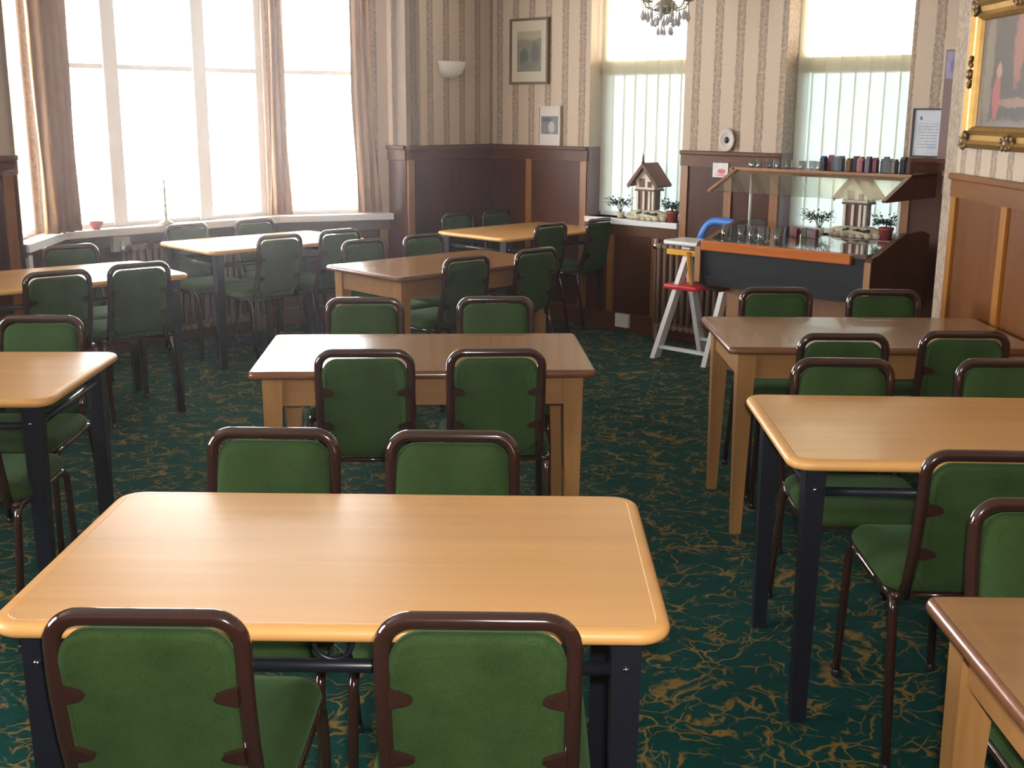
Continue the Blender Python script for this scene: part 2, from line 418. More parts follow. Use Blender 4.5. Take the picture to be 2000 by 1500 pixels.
# ------------------------------------------------------------------ room shell
def struct(o): o['kind'] = 'structure'; return o
def wall(name, A, B, openings=(), thick=.14, z1=CEIL):
    """A to B with the room on the right-hand side: local x runs along the wall, local -y faces the room"""
    A = Vector(A); B = Vector(B); L = (B - A).length; ang = math.atan2(B.y - A.y, B.x - A.x)
    xs = sorted({0.0, L} | {v for o in openings for v in o[:2]}); zs = sorted({0.0, z1} | {v for o in openings for v in o[2:4]})
    m = MB()
    for i in range(len(xs) - 1):
        for j in range(len(zs) - 1):
            cx = (xs[i] + xs[i + 1]) / 2; cz = (zs[j] + zs[j + 1]) / 2
            if any(o[0] < cx < o[1] and o[2] < cz < o[3] for o in openings): continue
            m.box(xs[i], xs[i + 1], 0, thick, zs[j], zs[j + 1])
    o = m.build(name, 'wallpaper'); o.location = (A.x, A.y, 0); o.rotation_euler = (0, 0, ang)
    return struct(o)
def dado(wl, x0, x1, stiles, top=DADO, cap=True, sw=.058, tone='dado'):
    """panelling on a wall: skirting, rails, stiles and the panels between, each its own part"""
    tz = top - (.03 if cap else 0)
    if cap: MB().box(x0, x1, -.034, 0, top - .028, top, .006).build('dado_cap', tone + '_rail', wl)
    MB().box(x0, x1, -.017, 0, tz - .075, tz).build('top_rail', tone + '_rail', wl)
    MB().box(x0, x1, -.02, 0, 0, .13).build('skirting', tone + '_rail', wl)
    xs = sorted(stiles)
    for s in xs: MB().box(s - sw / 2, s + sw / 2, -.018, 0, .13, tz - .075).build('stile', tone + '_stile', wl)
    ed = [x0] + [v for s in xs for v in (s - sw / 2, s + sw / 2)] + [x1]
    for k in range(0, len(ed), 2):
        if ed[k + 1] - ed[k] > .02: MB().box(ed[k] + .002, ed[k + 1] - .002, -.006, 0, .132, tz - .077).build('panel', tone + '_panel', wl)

XR = 1.99
YB = -1.0
P_BL = Vector((-4.3, YB)); s_l = (C0.x + 4.3) / .682; P_L = LP(s_l); P_L.x = -4.3
B0, B1, B2, B3, B4, B5 = LP(3.82), LP(3.82, -.1), LP(3.40, -.6), LP(1.66, -.6), LP(.91, -.2), LP(.91)
W_END = WP(4.2)
floor = MB().box(-6, 6, -3.2, 11.5, -.1, 0).build('floor', 'carpet'); struct(floor)
ceil = MB().box(-6, 6, -3.2, 11.5, CEIL, CEIL + .12).build('ceiling', 'ceiling'); struct(ceil)

LEFT_WIN = (1.9, 3.9, .95, 2.45)
wall_left = wall('wall_left', P_BL, P_L, [LEFT_WIN])
dado(wall_left, 0, 1.9, [.6, 1.2, 1.86]); dado(wall_left, 1.9, 3.9, [2.6, 3.2], top=.93, cap=False); dado(wall_left, 3.9, (P_L - P_BL).length, [3.94, 4.9])
w_pier = wall('wall_bay_pier', P_L, B0); Lp = (B0 - P_L).length; dado(w_pier, 0, Lp, [.6, 1.2, Lp - .06])
w_ret1 = wall('wall_bay_return_left', B0, B1); dado(w_ret1, 0, .1, [], top=SILL, cap=False)
LBL = (B2 - B1).length
w_bl = wall('wall_bay_left', B1, B2, [(.08, LBL - .08, SILL, 2.5)]); dado(w_bl, 0, LBL, [], top=SILL - .05, cap=False)
LBM = (B3 - B2).length
w_bm = wall('wall_bay_middle', B2, B3, [(.06, LBM - .06, SILL, 2.5)]); dado(w_bm, 0, LBM, [.6, 1.2], top=SILL - .05, cap=False)
LBR = (B4 - B3).length
w_br = wall('wall_bay_right', B3, B4, [(.06, .66, SILL, 2.5)]); dado(w_br, 0, LBR, [.80], top=SILL - .05, cap=False)
w_ret2 = wall('wall_bay_return_right', B4, B5); dado(w_ret2, 0, .2, [])
w_cor = wall('wall_corner', B5, C0); dado(w_cor, 0, .91, [.03])
WIN1 = (.98, 1.81, SILL, 2.5); WIN2 = (2.58, 3.40, SILL, 2.5)
w_far = wall('wall_far', C0, W_END, [WIN1, WIN2], thick=.24)
dado(w_far, 0, .98, [.40, .945]); dado(w_far, .98, 1.81, [1.22, 1.62], top=SILL - .045, cap=False)
dado(w_far, 1.81, 2.58, [1.845, 2.2, 2.55]); dado(w_far, 2.58, 3.40, [3.0], top=SILL - .045, cap=False); dado(w_far, 3.40, 4.2, [3.44, 3.85])
wall_end1 = wall('wall_alcove', W_END, (W_END.x, 5.44)); dado(wall_end1, 0, W_END.y - 5.44, [.45])
wall_end2 = wall('wall_alcove_return', (W_END.x, 5.44), (XR, 5.44), thick=.14); dado(wall_end2, 0, W_END.x - XR, [.45])
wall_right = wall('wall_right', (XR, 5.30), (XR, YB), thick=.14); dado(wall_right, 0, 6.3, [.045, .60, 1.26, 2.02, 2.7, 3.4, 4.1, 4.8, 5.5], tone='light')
wall_back = wall('wall_back', (XR, YB), P_BL); dado(wall_back, 0, 6.27, [.8, 1.6, 2.4, 3.2, 4.0, 4.8, 5.6])

# reveal linings of the deep recesses (wood below the dado line, paint above)
for nm, (a, b, z0, z1) in (('trim_1', WIN1), ('trim_2', WIN2)):
    t = empty(nm, w_far.location, w_far.rotation_euler.z); struct(t)
    MB().box(a, a + .006, .0, .2, z0, DADO).build('reveal_board', 'purple', t)
    MB().box(b - .006, b, .0, .2, z0, DADO).build('reveal_board', 'purple', t)
    MB().box(a, b, -.035, .22, z0 - .042, z0, .005).build('sill_board', 'white_paint', t)
# bay sill: one board following the three facets
t = empty('trim_3', (0, 0, 0)); struct(t)
outer = [B1, B2, B3, B4]
inner = [LP(3.80, .03), LP(3.33, -.48), LP(1.71, -.48), LP(.94, -.12)]
MB().prism([(p.x, p.y) for p in outer] + [(p.x, p.y) for p in reversed(inner)], SILL - .045, SILL, 'z').build('sill_board', 'white_paint', t)
# painted pilaster in the far right corner
t = struct(MB().box(3.63, 3.95, -.05, 0, DADO, 1.93).build('trim_4', 'purple')); t.location = w_far.location; t.rotation_euler = w_far.rotation_euler

# ------------------------------------------------------------------ windows
def window(name, wl, rect, depth, posts, transom, mats=('pane', 'pane'), fw=.045):
    a, b, z0, z1 = rect
    t = empty(name, wl.location, wl.rotation_euler.z); struct(t)
    y0, y1 = depth - .03, depth + .03
    f = MB().box(a, a + fw, y0, y1, z0, z1).box(b - fw, b, y0, y1, z0, z1).box(a + fw, b - fw, y0, y1, z1 - fw, z1).box(a + fw, b - fw, y0, y1, z0, z0 + fw * .6)
    f.build('window_frame', 'white_paint', t)
    xs = [a + fw] + [v for c, wd_ in posts for v in (c - wd_ / 2, c + wd_ / 2)] + [b - fw]
    for c, wd_ in posts: MB().box(c - wd_ / 2, c + wd_ / 2, y0 - .02, y1, z0, z1 - fw, .006).build('mullion', 'white_paint', t)
    for k in range(0, len(xs), 2):
        if transom: MB().box(xs[k], xs[k + 1], y0, y1, transom[0], transom[1]).build('transom', 'white_paint', t)
        zz = [(z0 + fw * .6, transom[0], mats[0]), (transom[1], z1 - fw, mats[1])]
        for za, zb, mt in zz: MB().box(xs[k], xs[k + 1], depth - .003, depth + .003, za, zb).build('pane', mt, t)
    d = wl.matrix_basis
    c = Matrix.Translation(wl.location) @ Matrix.Rotation(wl.rotation_euler.z, 4, 'Z') @ Vector(((a + b) / 2, depth + .05, (z0 + z1) / 2))
    n = Matrix.Rotation(wl.rotation_euler.z, 3, 'Z') @ Vector((0, -1, 0))
    portal('sky_portal', c, n, b - a, z1 - z0)
    return t
window('window_1', w_far, WIN1, .18, [], (1.83, 1.93), ('pane_blue', 'pane_upper'), .05)
window('window_2', w_far, WIN2, .18, [], (1.82, 1.92), ('pane_blue', 'pane_upper'), .05)
window('window_3', w_bl, (.08, LBL - .08, SILL, 2.5), .06, [], (1.82, 1.85))
window('window_4', w_bm, (.06, LBM - .06, SILL, 2.5), .06, [(.52, .10), (1.17, .10)], (1.82, 1.85))
window('window_5', w_br, (.06, .66, SILL, 2.5), .06, [], (1.82, 1.85))
window('window_6', wall_left, LEFT_WIN, .06, [(2.9, .09)], (1.95, 1.99))

# vertical blinds
def blind(s0, s1, n, label):
    t = empty('vertical_blind', w_far.location, w_far.rotation_euler.z); tag(t, label, 'blind', 'vertical blinds in the recesses')
    MB().box(s0, s1,   .105, .145, 2.42, 2.46).build('head_rail', 'white_plastic', t)
    st = (s1 - s0) / n
    for k in range(n):
        c = s0 + st * (k + .5); hw = st * .515; m = MB(); a = math.radians(14)
        vs = []
        for z in (SILL + .03, 2.42):
            for q in range(5):
                u = -1 + q / 2; vs.append((c + u * hw * math.cos(a),   .125 + u * hw * math.sin(a) + .004 * (1 - u * u), z))
        m.add(vs, [(q, q + 1, 6 + q, 5 + q) for q in range(4)], True)
        m.build('slat', 'blind', t, fix=False)
    return t
blind(1.0, 1.795, 8, 'cream vertical blind behind the model cottage in the narrower window')
blind(2.60, 3.385, 8, 'cream vertical blind in the window behind the buffet counter')

# curtains (pleated, hanging free)
def curtain(path, ztop, zbot, amp, npl, label, flare=(1.0, 1.0), shift=(0, 0)):
    P = [Vector(p) for p in path]; L = (P[-1] - P[0]).length; dr = (P[-1] - P[0]).normalized(); nr = Vector((-dr.y, dr.x))
    m = MB(); vs = []; nx = npl * 8; nz = 14
    for j in range(nz + 1):
        f = j / nz; z = ztop + (zbot - ztop) * f; k = flare[0] + (flare[1] - flare[0]) * f
        for i in range(nx + 1):
            u = i / nx - .5; ph = 2 * PI * npl * i / nx
            q = (P[0] + P[-1]) / 2 + dr * (u * L * k + .010 * math.sin(3 * f * PI + i) * f + shift[0] * f * f) + nr * (amp * math.sin(ph) * (.8 + .25 * math.sin(2.3 * i + f)) + shift[1] * f)
            vs.append((q.x, q.y, z))
    n = nx + 1
    m.add(vs, [(j * n + i, j * n + i + 1, (j + 1) * n + i + 1, (j + 1) * n + i) for j in range(nz) for i in range(nx)], True)
    o = m.build('curtain', 'curtain', fix=False)
    md = o.modifiers.new('cloth_thickness', 'SOLIDIFY'); md.thickness = .004
    return tag(o, label, 'curtain', 'curtains hanging in the bay')
curtain([LP(3.53, -.33), LP(3.25, -.46)], 2.5, SILL + .01, .042, 4, 'brown pleated curtain at the bay corner beside the striped pier', (1.0, .85))
curtain([LP(1.74, -.52), LP(1.64, -.47)], 2.5, SILL + .01, .02, 3, 'pale narrow curtain at the bay corner above the middle of the sill', (.8, 1.3))
curtain([LP(1.20, -.27), LP(1.07, -.21)], 2.5, SILL + .01, .02, 3, 'pale curtain at the end of the bay sill next to the lit corner panelling', (1.0, 1.2), (.05, 0))

# ------------------------------------------------------------------ tables
def bull(th, k=6):
    """half-round edge profile from bottom to top: (inset, z)"""
    r = th / 2
    return [(r - r * math.sin(PI * i / k), -r - r * math.cos(PI * i / k)) for i in range(k + 1)]
TBL = .74
def make_black_table():
    L, Wd = 1.16, .71; t = empty('dining_table', (0, 0, 0))
    lip = .026; th = .028
    MB().slab(L - 2 * lip, Wd - 2 * lip, .035, [(0, TBL - th), (0, TBL)], 8, False).build('tabletop', 'beech', t)
    prof = [(i, TBL + z) for i, z in bull(th, 8)] + [(lip - .002, TBL), (lip, TBL), (lip, TBL - .002), (lip, TBL - th)]
    MB().ring_band(L, Wd, .06, prof, 8).build('edge_band', 'beech_edge', t)
    ix, iy = L / 2 - .075, Wd / 2 - .065
    for sx in (-1, 1):
        for sy in (-1, 1):
            m = MB().taper(sx * ix, sy * iy, .020, .017, 0.012, sx * ix, sy * iy, .026, .03, TBL - th)
            lg = m.build('leg', 'black_metal', t)
            MB().box(sx * ix - .021, sx * ix + .021, sy * iy - .018, sy * iy + .018, 0, .012).build('foot_cap', 'black_frame', lg)
            MB().lathe([(.006, 0), (.006, .004), (.003, .006)], 8).xform(Matrix.Translation((sx * ix, sy * (iy + .029), .655)) @ Matrix.Rotation(-sy * PI / 2, 4, 'X')).build('bolt', 'chrome', lg)
    zr = TBL - .098
    for sy in (-1, 1):
        MB().tube([(-ix, sy * iy, zr), (ix, sy * iy, zr)], .0125, 10).build('rail', 'black_metal', t)
        ring = [(.033 * math.cos(a), sy * iy, zr + .043 + .031 * math.sin(a)) for a in [2 * PI * k / 24 for k in range(24)]]
        MB().tube(ring, .0045, 6, closed=True).build('ring', 'black_metal', t)
    for sx in (-1, 1): MB().tube([(sx * ix, -iy, zr), (sx * ix, iy, zr)], .0125, 10).build('rail', 'black_metal', t)
    return t
def make_oak_table():
    L, Wd = 1.154, .669; t = empty('dining_table', (0, 0, 0)); th = .026; lip = .012
    MB().slab(L - 2 * lip, Wd - 2 * lip, .012, [(0, TBL - th), (0, TBL)], 4, False).build('tabletop', 'oak', t)
    prof = [(i, TBL + z) for i, z in [(.003, -th), (0, -th * .7), (0, -th * .45), (.003, -th * .18), (.007, -th * .04), (.010, 0), (.012, 0)]] + [(lip + .0005, TBL - .002), (lip + .0005, TBL - th)]
    MB().ring_band(L, Wd, .024, prof, 6).build('edge_band', 'oak_edge', t)
    ix, iy = L / 2 - .075, Wd / 2 - .07
    for sx in (-1, 1):
        for sy in (-1, 1):
            MB().taper(sx * (ix + .006), sy * (iy + .006), .019, .019, 0, sx * ix, sy * iy, .034, .034, TBL - th).build('leg', 'oak_leg', t)
    for sy in (-1, 1): MB().box(-ix + .03, ix - .03, sy * (iy + .012) - .01, sy * (iy + .012) + .01, TBL - th - .10, TBL - th).build('apron', 'oak_apron', t)
    for sx in (-1, 1): MB().box(sx * (ix + .012) - .01, sx * (ix + .012) + .01, -iy + .03, iy - .03, TBL - th - .10, TBL - th).build('apron', 'oak_apron', t)
    return t
TP = {  # x, y, yaw, kind
 1: (-.303, 2.14, -.012, 'b'), 2: (-.313, 4.073, .059, 'w'), 3: (1.372, 4.504, .002, 'w'), 4: (1.281, 3.092, -.03, 'b'), 5: (1.316, 1.606, -.009, 'w'),
 6: (-1.958, 3.666, .026, 'b'), 7: (-2.35, 5.921, .69, 'b'), 8: (-1.63, 7.623, .752, 'b'), 9: (-.393, 6.551, .756, 'w'), 10: (.103, 8.451, .787, 'b')}
TLAB = {
 1: 'light beech table on black legs nearest the camera, wholly in view with four chairs',
 2: 'brown oak table in the middle of the room, bright window glare on its end',
 3: 'brown oak table with its end against the panelled wall in front of the buffet counter',
 4: 'light beech table on black legs between two oak tables along the panelled wall',
 5: 'brown oak table cut off by the bottom right corner of the photo',
 6: 'light beech table cut off by the photo edge, brightly lit corner, one chair behind',
 7: 'beech table on black legs under the bay sill next to the brown curtain',
 8: 'beech table washed white by the bay light, in front of the long radiator',
 9: 'brown oak table set diagonally between the bay table and the far corner table',
 10: 'orange beech table on black legs in the far corner beside the cottage window'}
pb, pw = make_black_table(), make_oak_table(); index_children(); used = set()
for k, (x, y, a, kd) in TP.items():
    src = pb if kd == 'b' else pw
    o = src if kd not in used else copy_tree(src); used.add(kd)
    place(o, (x, y), 0, a); tag(o, TLAB[k], 'table', 'dining tables')

# ------------------------------------------------------------------ chairs
def make_chair():
    t = empty('dining_chair', (0, 0, 0))
    R = .0145; hw = .165 - R
    y_r, y_t = -.185, -.262; z_r, z_t = .435, .825 - R
    # seat cushion
    seat = MB().slab(.385, .395, .06, [(.02, .428), (.004, .434), (0, .446), (.004, .46), (.018, .472), (.05, .479), (.11, .482)], 7)
    seat.xform(Matrix.Translation((0, .02, 0))).build('seat', 'velvet', t)
    # reclined back: plane coordinates (x, h) -> local
    dirv = Vector((0, y_t - y_r, z_t - z_r)); Lb = dirv.length; dirv.normalize(); nrm = Vector((0, dirv.z, -dirv.y))   # nrm points forwards
    def bk(x, h, out=0.0): return Vector((x, y_r, z_r)) + dirv * h + nrm * (out - .020 * math.sin(PI * min(1, max(0, h / Lb))))
    path = [bk(-hw, -.01)] + [bk(-hw, Lb * q) for q in (.2, .4, .6, .75)]
    arc = fillet([bk(-hw, Lb * .75), bk(-hw, Lb), bk(hw, Lb), bk(hw, Lb * .75)], .068, 9)
    path = path[:-1] + arc + [bk(hw, Lb * q) for q in (.6, .4, .2)] + [bk(hw, -.01)]
    MB().tube(path, R, 14).build('back_frame', 'brown_metal', t)
    # upholstered panel
    pw_, h0, h1 = .338 - 4 * R, .022, Lb - R - .003
    prof = [(.012, -.004), (.002, -.001), (0, .006), (.002, .018), (.012, .027), (.03, .032), (.07, .035)]
    pad = MB().slab(pw_, h1 - h0, .052, prof, 7)
    vs = []
    for v in pad.v: vs.append(tuple(bk(v[0], (h0 + h1) / 2 + v[1], v[2] - .013)))
    pad.v = vs; pad.build('backrest', 'velvet', t)
    for sx in (-1, 1):
        for h in (Lb - .128, Lb - .25):
            m = MB(); hw2 = hw - R * .6
            a = [(hw2, h + .016), (hw2 - .016, h + .012), (hw2 - .036, h + .003), (hw2 - .039, h - .003), (hw2 - .03, h - .010), (hw2 - .012, h - .014), (hw2, h - .017)]
            v1 = [bk(sx * x, hh, -.020) for x, hh in a]; v2 = [bk(sx * x, hh, -.010) for x, hh in a]; n = len(a)
            m.add(v1 + v2, [list(range(n)), list(range(2 * n - 1, n - 1, -1))] + [(i, (i + 1) % n, n + (i + 1) % n, n + i) for i in range(n)])
            m.build('back_tab', 'brown_metal', t)
    r = .0115
    for sx in (-1, 1):
        xs = sx * .183
        fr = fillet([(sx * .19, .225, .012), (xs, .205, .418), (xs, .09, .42)], .055, 6)
        MB().tube(fr, r, 10).build('leg', 'brown_metal', t)
        rr = fillet([(xs, -.06, .42), (xs - sx * .006, y_r - .004, .425), (sx * .188, -.275, .012)], .04, 6)
        MB().tube(rr, r, 10).build('leg', 'brown_metal', t)
        MB().tube([(xs, .09, .42), (xs, -.06, .42)], r, 10, cap=False).build('seat_rail', 'brown_metal', t)
        MB().tube([(xs, y_r, .424), (sx * hw, y_r, .428)], r, 8).build('back_bracket', 'brown_metal', t)
        for y in (.225, -.275): MB().lathe([(.014, 0), (.015, .004), (.014, .018), (.011, .022)], 10, (sx * .189, y, 0)).build('foot_cap', 'black_frame', t)
    MB().tube([(-.18, .16, .415), (.18, .16, .415)], .009, 8).build('cross_rail', 'brown_metal', t)
    MB().tube([(-.18, -.15, .415), (.18, -.15, .415)], .009, 8).build('cross_rail', 'brown_metal', t)
    return t
chair0 = make_chair(); index_children(); first_chair = [True]
BACK_Y = .262
def chair(tb, side, lx, beyond, label, twist=0.0):
    x, y, a, kd = TP[tb]; Wd = .71 if kd == 'b' else .669
    sg = -1 if side == 'N' else 1
    h = a if side == 'N' else a + PI
    h += math.radians(twist)
    e = sg * (Wd / 2 + beyond)                      # table-local y of the top of the back
    bx = x + math.cos(a) * lx - math.sin(a) * e; by = y + math.sin(a) * lx + math.cos(a) * e
    ox = bx - math.sin(h) * BACK_Y; oy = by + math.cos(h) * BACK_Y
    if first_chair[0]: o = chair0; first_chair[0] = False
    else: o = copy_tree(chair0)
    o.location = (ox, oy, 0); o.rotation_euler = (0, 0, h)
    tag(o, label, 'chair', 'green upholstered dining chairs')
CH = [
 (1, 'N', -.262, .112, 'green chair in front of the large beech table, back to the camera, the left one', 0),
 (1, 'N', .258, .112, 'green chair in front of the large beech table, back to the camera, the right one', 0),
 (1, 'F', -.288, .235, 'green chair facing the camera behind the large beech table, nearer the bay', 0),
 (1, 'F', .152, .225, 'green chair with shiny top rail facing the camera behind the large beech table', 0),
 (2, 'N', -.19, .035, 'green chair seen from behind at the middle oak table, next to the window glare', 0),
 (2, 'N', .24, .035, 'green chair seen from behind at the middle oak table, at the end without glare', 0),
 (2, 'F', -.26, .36, 'green chair facing the camera behind the middle oak table, by the diagonal table leg', 0),
 (2, 'F', .285, .38, 'green chair with glinting top rail facing the camera behind the middle oak table', 0),
 (3, 'F', -.20, .27, 'dark green chair between oak wall table and counter, below the orange rail', 0),
 (3, 'F', .265, .23, 'dark green chair between oak wall table and counter, below the dark end panel', 0),
 (3, 'N', -.20, .14, 'green chair seen from behind at the oak wall table, farther from the panelling', 0),
 (3, 'N', .25, .085, 'green chair seen from behind at the oak wall table, next to the panelling', 0),
 (4, 'F', -.245, .145, 'green chair facing the camera behind the beech wall table, next to the aisle', 0),
 (4, 'F', .28, .17, 'green chair at the photo edge facing the camera behind the beech wall table', 0),
 (4, 'N', -.15, .165, 'green chair seen from behind with its seat tucked under the beech wall table', 0),
 (5, 'F', -.225, .295, 'light green chair facing the camera behind the oak table in the bottom corner', 0),
 (6, 'F', .205, .255, 'green chair with bright silver glints behind the beech table cut by the photo edge', 0),
 (6, 'N', .30, .12, 'green chair mostly out of view at the near side of the cut off beech table', 0),
 (7, 'N', -.13, .08, 'dark green chair seen from behind at the curtain table, farther from the radiator', 0),
 (7, 'N', .29, .035, 'dark green chair from behind at the curtain table, bright glint on its seat rail', 0),
 (7, 'F', .29, .25, 'dark chair against the bay panelling behind the curtain table', 0),
 (8, 'F', -.275, .175, 'chair in front of the radiator behind the white washed bay table', 0),
 (8, 'F', .26, .20, 'hazy chair beside the sill behind the white washed bay table', 0),
 (8, 'N', -.16, .09, 'grey green chair from behind at the white washed bay table, beside the table leg', 0),
 (8, 'N', .31, .06, 'grey green chair from behind at the white washed bay table, long glint on its rail', 0),
 (9, 'F', -.09, .30, 'dark chair with curved glint behind the diagonal oak table, below the sill end', 0),
 (9, 'F', .37, .30, 'dark chair with curved glint behind the diagonal oak table, by the corner panelling', 0),
 (9, 'N', -.15, .04, 'dark green chair seen from behind at the diagonal oak table, beside its oak leg', 0),
 (9, 'N', .38, .03, 'dark green chair seen from behind at the far end of the diagonal oak table', 0),
 (10, 'F', -.10, .29, 'dark chair behind the corner table below the wall light', 0),
 (10, 'F', .32, .29, 'dark chair behind the corner table in the room corner', 0),
 (10, 'N', -.17, .04, 'dark chair seen from behind at the middle of the corner table', 0),
 (10, 'N', .38, .03, 'dark chair seen from behind at the corner table, just below the cottage sill', 0),
]
for c in CH: chair(*c)

# ------------------------------------------------------------------ buffet counter (local x = along the far wall, local -y = into the room)
def far_local(name, s=0.0, d=0.0, z=0.0, rz=0.0):
    p = WP(s, d); return empty(name, (p.x, p.y, z), -A43 + rz)
ct = tag(far_local('buffet_counter'), 'dark wooden buffet counter with glass sneeze guard in front of the second blind', 'counter')
S0, S1 = 2.585, 3.70
endp = [(-.93, .80), (-.91, .825), (-.84, .835), (-.74, .865), (-.62, .905), (-.52, .925), (-.30, .925), (-.22, .90), (-.22, .50), (-.70, .50), (-.93, .585)]
for x in (S0, S1 - .035):
    e = MB().prism(endp, x, x + .035, 'x').build('end_panel', 'counter_brown', ct)
    MB().box(x - .001, x + .036, -.936, -.926, .59, .80).build('end_lip', 'counter_edge', e)
MB().box(S0 + .035, S1 - .035, -.92, -.24, .815, .84).build('worktop', 'mirror_top', ct)
MB().box(S0 + .05, S1 - .11, -.955, -.92, .782, .838, .006).build('front_rail', 'counter_rail', ct)
MB().prism([(-.915, .815), (-.90, .625), (-.87, .625), (-.87, .815)], S0 + .035, S1 - .035, 'x').build('front_panel', 'counter_dark', ct)
MB().prism([(-.90, .625), (-.85, .56), (-.30, .52), (-.30, .56), (-.84, .60), (-.87, .625)], S0 + .035, S1 - .035, 'x').build('bottom_panel', 'counter_grey', ct)
MB().box(S0 + .02, S1 - .25, -.60, -.24, .0, .525).build('base_cabinet', 'counter_base', ct)
MB().box(S0 + .55, S0 + .556, -.606, -.60, .03, .50).build('base_joint', 'counter_brown', ct)
# canopy
MB().box(S0 - .06, S1 - .03, -.45, -.12, 1.222, 1.24).build('canopy_shelf', 'counter_brown', ct)
MB().box(S0 - .06, S1 - .03, -.462, -.45, 1.208, 1.245).build('shelf_lip', 'counter_edge', ct)
can = [(-.45, 1.24), (-.75, 1.118), (-.745, 1.105), (-.12, 1.105), (-.12, 1.24)]
MB().prism(can, S1 - .055, S1 - .03, 'x').build('canopy_end', 'counter_brown', ct)
MB().prism([(-.45, 1.24), (-.75, 1.118), (-.745, 1.105), (-.715, 1.112), (-.45, 1.215)], S0 - .06, S0 - .035, 'x').build('canopy_end', 'counter_edge', ct)
MB().prism([(-.455, 1.234), (-.748, 1.116), (-.745, 1.111), (-.452, 1.229)], S0 - .033, S1 - .056, 'x').build('guard_glass', 'guard_glass', ct)
for x in (S0 + .055, S1 - .09): MB().tube([(x, -.44, .84), (x, -.44, 1.222)], .009, 10).build('canopy_post', 'white_plastic', ct)

# glasses and packets
def tumbler_mesh(r=.031, h=.088):
    return MB().lathe([(r * .82, 0), (r * .86, .002), (r, h), (r - .0022, h), (r * .84 - .002, .012), (.001, .010)], 18)
GL = [(2.705, .80), (2.80, .77), (2.885, .79), (2.94, .74), (2.965, .82), (3.01, .70), (3.06, .80)]
GN = ['first', 'second', 'third', 'fourth', 'fifth', 'sixth', 'last']
proto = None
for i, (s, d) in enumerate(GL):
    if proto is None: g = proto = tumbler_mesh().build('glass_tumbler', 'tumbler')
    else: g = proto.copy(); COL.objects.link(g)
    p = WP(s, d); g.location = (p.x, p.y, .8402)
    tag(g, 'clear tumbler on the counter top, %s from the high chair end' % GN[i], 'glass', 'tumblers on the counter top')
small = None
SN = ['second', 'third', 'fourth', 'fifth', 'sixth', 'seventh', 'eighth', 'last', 'first']
GS = [(2.60, .36), (2.655, .38), (2.70, .33), (2.78, .37), (2.83, .34), (2.95, .38), (2.99, .33), (3.06, .37), (2.55, .30)]
for i, (s, d) in enumerate(GS):
    if small is None: g = small = tumbler_mesh(.024, .055).build('small_glass', 'tumbler')
    else: g = small.copy(); COL.objects.link(g)
    p = WP(s, d); g.location = (p.x, p.y, 1.2402)
    tag(g, 'small clear glass on the canopy shelf, %s along from the high chair end' % SN[i], 'glass', 'small glasses on the canopy shelf')
PKC = [(.02, .03, .11), (.24, .05, .06), (.05, .06, .11), (.10, .11, .13), (.04, .05, .08), (.30, .16, .05), (.07, .08, .13), (.32, .12, .06), (.20, .04, .06), (.10, .10, .14), (.24, .07, .08), (.05, .06, .11), (.09, .085, .075), (.05, .05, .07), (.13, .12, .10), (.035, .035, .06), (.15, .08, .06)]
PKN = ['navy', 'red', 'dark blue', 'grey', 'near black', 'amber', 'slate', 'orange', 'dark red', 'blue grey', 'rose', 'indigo', 'taupe', 'charcoal', 'khaki', 'midnight', 'brown']
def packet(name, s, d, z, wd_, dp, h, colr, label, group, rz=0.0):
    o = MB().box(-wd_ / 2, wd_ / 2, -dp / 2, dp / 2, 0, h * .86, .003).box(-wd_ * .46, wd_ * .46, -dp * .3, dp * .3, h * .85, h, .002).build(name, plain('packet_%s' % name, colr, .45, .25, 60))
    p = WP(s, d); o.location = (p.x, p.y, z); o.rotation_euler = (0, 0, -A43 + rz)
    return tag(o, label, 'packet', group)
for i, c in enumerate(PKC):
    packet('small_packet', 3.045 + .033 * i + .004 * math.sin(3 * i), .30 + .03 * math.sin(5 * i), 1.2402, .028, .05, .085 + .008 * math.sin(2.2 * i), c,
           '%s packet in the row on the canopy shelf in front of the blind' % PKN[i] if i else 'navy packet at the glass end of the row on the canopy shelf', 'packets on the canopy shelf', .15 * math.sin(7 * i))
for i, (c, n) in enumerate(zip([(.02, .025, .10), (.26, .16, .10), (.22, .05, .06), (.30, .22, .15), (.20, .22, .28), (.25, .12, .12)], ['navy', 'tan', 'crimson', 'cream', 'silver blue', 'pink'])):
    packet('sauce_carton', 2.85 + .042 * i, .36 + .02 * math.sin(4 * i),   .8402, .034, .04,   .055, c, '%s sauce carton at the back of the counter top under the glass' % n, 'sauce cartons under the sneeze guard', .2 * math.sin(5 * i))

# ------------------------------------------------------------------ high chair
hc = tag(far_local('high_chair'), 'white wooden high chair with red step and yellow bar beside the counter', 'high chair')
def bar(m, a, b, w_, t_):
    a = Vector(a); b = Vector(b); d = (b - a); L = d.length; q = d.to_track_quat('Z', 'Y').to_matrix().to_4x4(); q.translation = a
    s = len(m.v); m.box(-w_ / 2, w_ / 2, -t_ / 2, t_ / 2, 0, L, .003); return m.xform(q, s)
for a, b in (((2.09, -.62, 0), (2.205, -.43, .72)), ((2.49, -.62, 0), (2.53, -.43, .72)), ((2.175, -.20, 0), (2.165, -.42, .72)), ((2.53, -.20, 0), (2.535, -.42, .72))):
    MB().taper(a[0], a[1], .017, .036, a[2], b[0], b[1], .017, .028, b[2]).build('leg', 'white_paint', hc)
bar(MB(), (2.10, -.60, .075), (2.50, -.60, .075), .042, .02).build('cross_bar', 'white_paint', hc)
bar(MB(), (2.178, -.225, .085), (2.53, -.225, .085), .042, .02).build('cross_bar', 'white_paint', hc)
bar(MB(), (2.51, -.58, .11), (2.54, -.24, .11), .042, .02).build('cross_bar', 'white_paint', hc)
